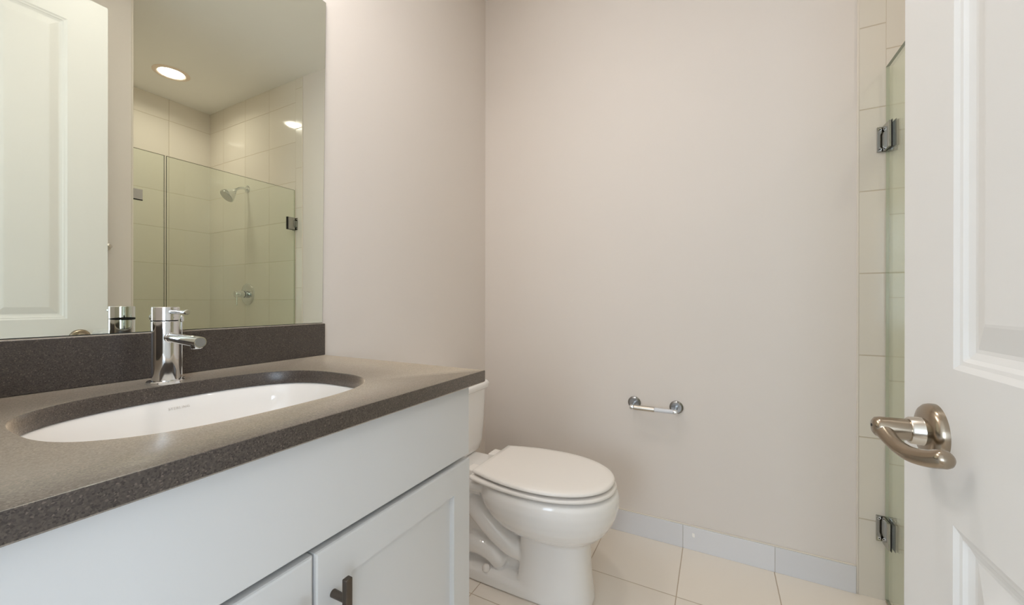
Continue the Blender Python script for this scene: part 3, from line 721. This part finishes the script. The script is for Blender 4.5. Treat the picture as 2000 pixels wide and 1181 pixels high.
for t in (0.004, 0.014): add_lathe(bm, (1.16, YT - 0.010 - t, 1.13), (0, -1, 0), [(0, 0.0285), (0.005, 0.0285)], 36, 0)
finish('collar', bm, [M['chrome'], M['black']], va, smooth=True)
bm = bmesh.new(); add_lathe(bm, (1.16, YT - 0.036, 1.13), (0, -1, 0), [(0, 0.026), (0.062, 0.024), (0.066, 0.021)], 36)
finish('hub', bm, M['chrome'], va, smooth=True)
bm = bmesh.new(); add_lathe(bm, (1.16, YT - 0.085, 1.125), (0, 0, -1), [(0, 0.0045), (0.085, 0.004), (0.087, 0.002)], 18)
finish('lever', bm, M['chrome'], va, smooth=True)

# ------------------------------------------------------------------ recessed shower light, plus an added fill light out of view
def recessed_light(LX, LY, label, lens, watts=0):
    dl = thing('recessed_light', label, 'ceiling light', (LX, LY, H))
    bm = bmesh.new()
    n = 56
    prof = [(0.108, 0.0), (0.108, -0.003), (0.100, -0.007), (0.085, -0.008), (0.078, -0.004), (0.076, -0.0005)]
    add_loft(bm, [[(LX + r_ * math.cos(2 * PI * i / n), LY + r_ * math.sin(2 * PI * i / n), H + z_) for i in range(n)] for r_, z_ in prof], False, False)
    finish('trim_ring', bm, M['trim_ring'], dl, smooth=True, angle=50)
    bm = bmesh.new(); add_lathe(bm, (LX, LY, H - 0.0005), (0, 0, -1), [(0, 0.0755), (0.001, 0.0755), (0.004, 0.0700), (0.0048, 0.0600)], 56)
    finish('lens', bm, lens, dl)
    if watts:
        l = bpy.data.lights.new('downlight_beam', 'AREA'); l.shape = 'DISK'; l.size = 0.135; l.energy = watts; l.color = (1.0, 0.93, 0.84); l.spread = math.radians(158)
        o = bpy.data.objects.new('downlight_beam', l); COL.objects.link(o); o.parent = dl; o.location = (0, 0, -0.0062)
recessed_light(1.27, 1.395, 'round recessed ceiling light above the shower, switched on', M['lens'], DOWNLIGHT_W)
recessed_light(-0.36, 0.80, 'added round ceiling fill light, unseen, above the middle of the bathroom floor', M['fill_lens'])   # added lamp out of view, brightens the room from above

# ------------------------------------------------------------------ vanity light above the mirror (just above the frame of the photo)
VY, VZ = 0.40, 2.40
vl = thing('vanity_light', 'three-shade vanity light bar on the wall above the mirror', 'wall light', (XW, VY, VZ))
box('back_plate', (XW + 0.0005, VY - 0.28, VZ - 0.04), (XW + 0.022, VY + 0.28, VZ + 0.04), M['nickel'], vl, bevel=0.004)
for y in (-0.2, 0.0, 0.2):
    bm = bmesh.new(); add_tube(bm, smooth_path([(XW + 0.02, VY + y, VZ), (XW + 0.075, VY + y, VZ + 0.005), (XW + 0.155, VY + y, VZ + 0.03)], 5), 0.008, 16)
    ar = finish('arm', bm, M['nickel'], vl, smooth=True)
    bm = bmesh.new(); add_lathe(bm, (XW + 0.155, VY + y, VZ + 0.03), (0, 0, -1), [(-0.02, 0.012), (0.0, 0.026), (0.02, 0.034), (0.08, 0.046), (0.12, 0.054), (0.12, 0.051), (0.02, 0.031), (0.005, 0.02)], 32)
    s_ = finish('shade', bm, M['shade'], None, smooth=True); s_.parent = ar
    bm = bmesh.new(); add_lathe(bm, (XW + 0.155, VY + y, VZ + 0.02), (0, 0, -1), [(0, 0.013), (0.03, 0.016), (0.05, 0.030), (0.10, 0.044), (0.108, 0.042)], 32)
    b_ = finish('bulb', bm, [M['nickel_pale'], M['bulb']], None, smooth=True); b_.parent = ar
    for f in b_.data.polygons:
        if f.normal.z < -0.9: f.material_index = 1

# ------------------------------------------------------------------ small things
hk = thing('robe_hook', 'small nickel hook on the wall past the door edge, seen in the mirror', 'hook', (XT, 0.80, 1.335))
bm = bmesh.new(); add_lathe(bm, (XT + 0.0002, 0.806, 1.345), (-1, 0, 0), [(0, 0.020), (0.005, 0.019), (0.007, 0.009), (0.03, 0.008), (0.036, 0.012), (0.042, 0.012), (0.046, 0.006)], 28)
finish('hook_body', bm, M['nickel_pale'], hk, smooth=True)
bm = bmesh.new()
zz = 0.066; xx = -0.0855
pts = [(xx - 0.0045, zz - 0.006), (xx + 0.002, zz - 0.010), (xx + 0.005, zz - 0.007), (xx + 0.0045, zz + 0.006), (xx - 0.003, zz + 0.009), (xx - 0.0055, zz + 0.007)]
add_loft(bm, [[(x, YB - 0.0091, z) for x, z in pts], [(x, YB - 0.0096, z) for x, z in pts]])
tag(finish('sticker', bm, M['sticker']), 'tiny white sticker on the tile baseboard below the paper holder', 'sticker')
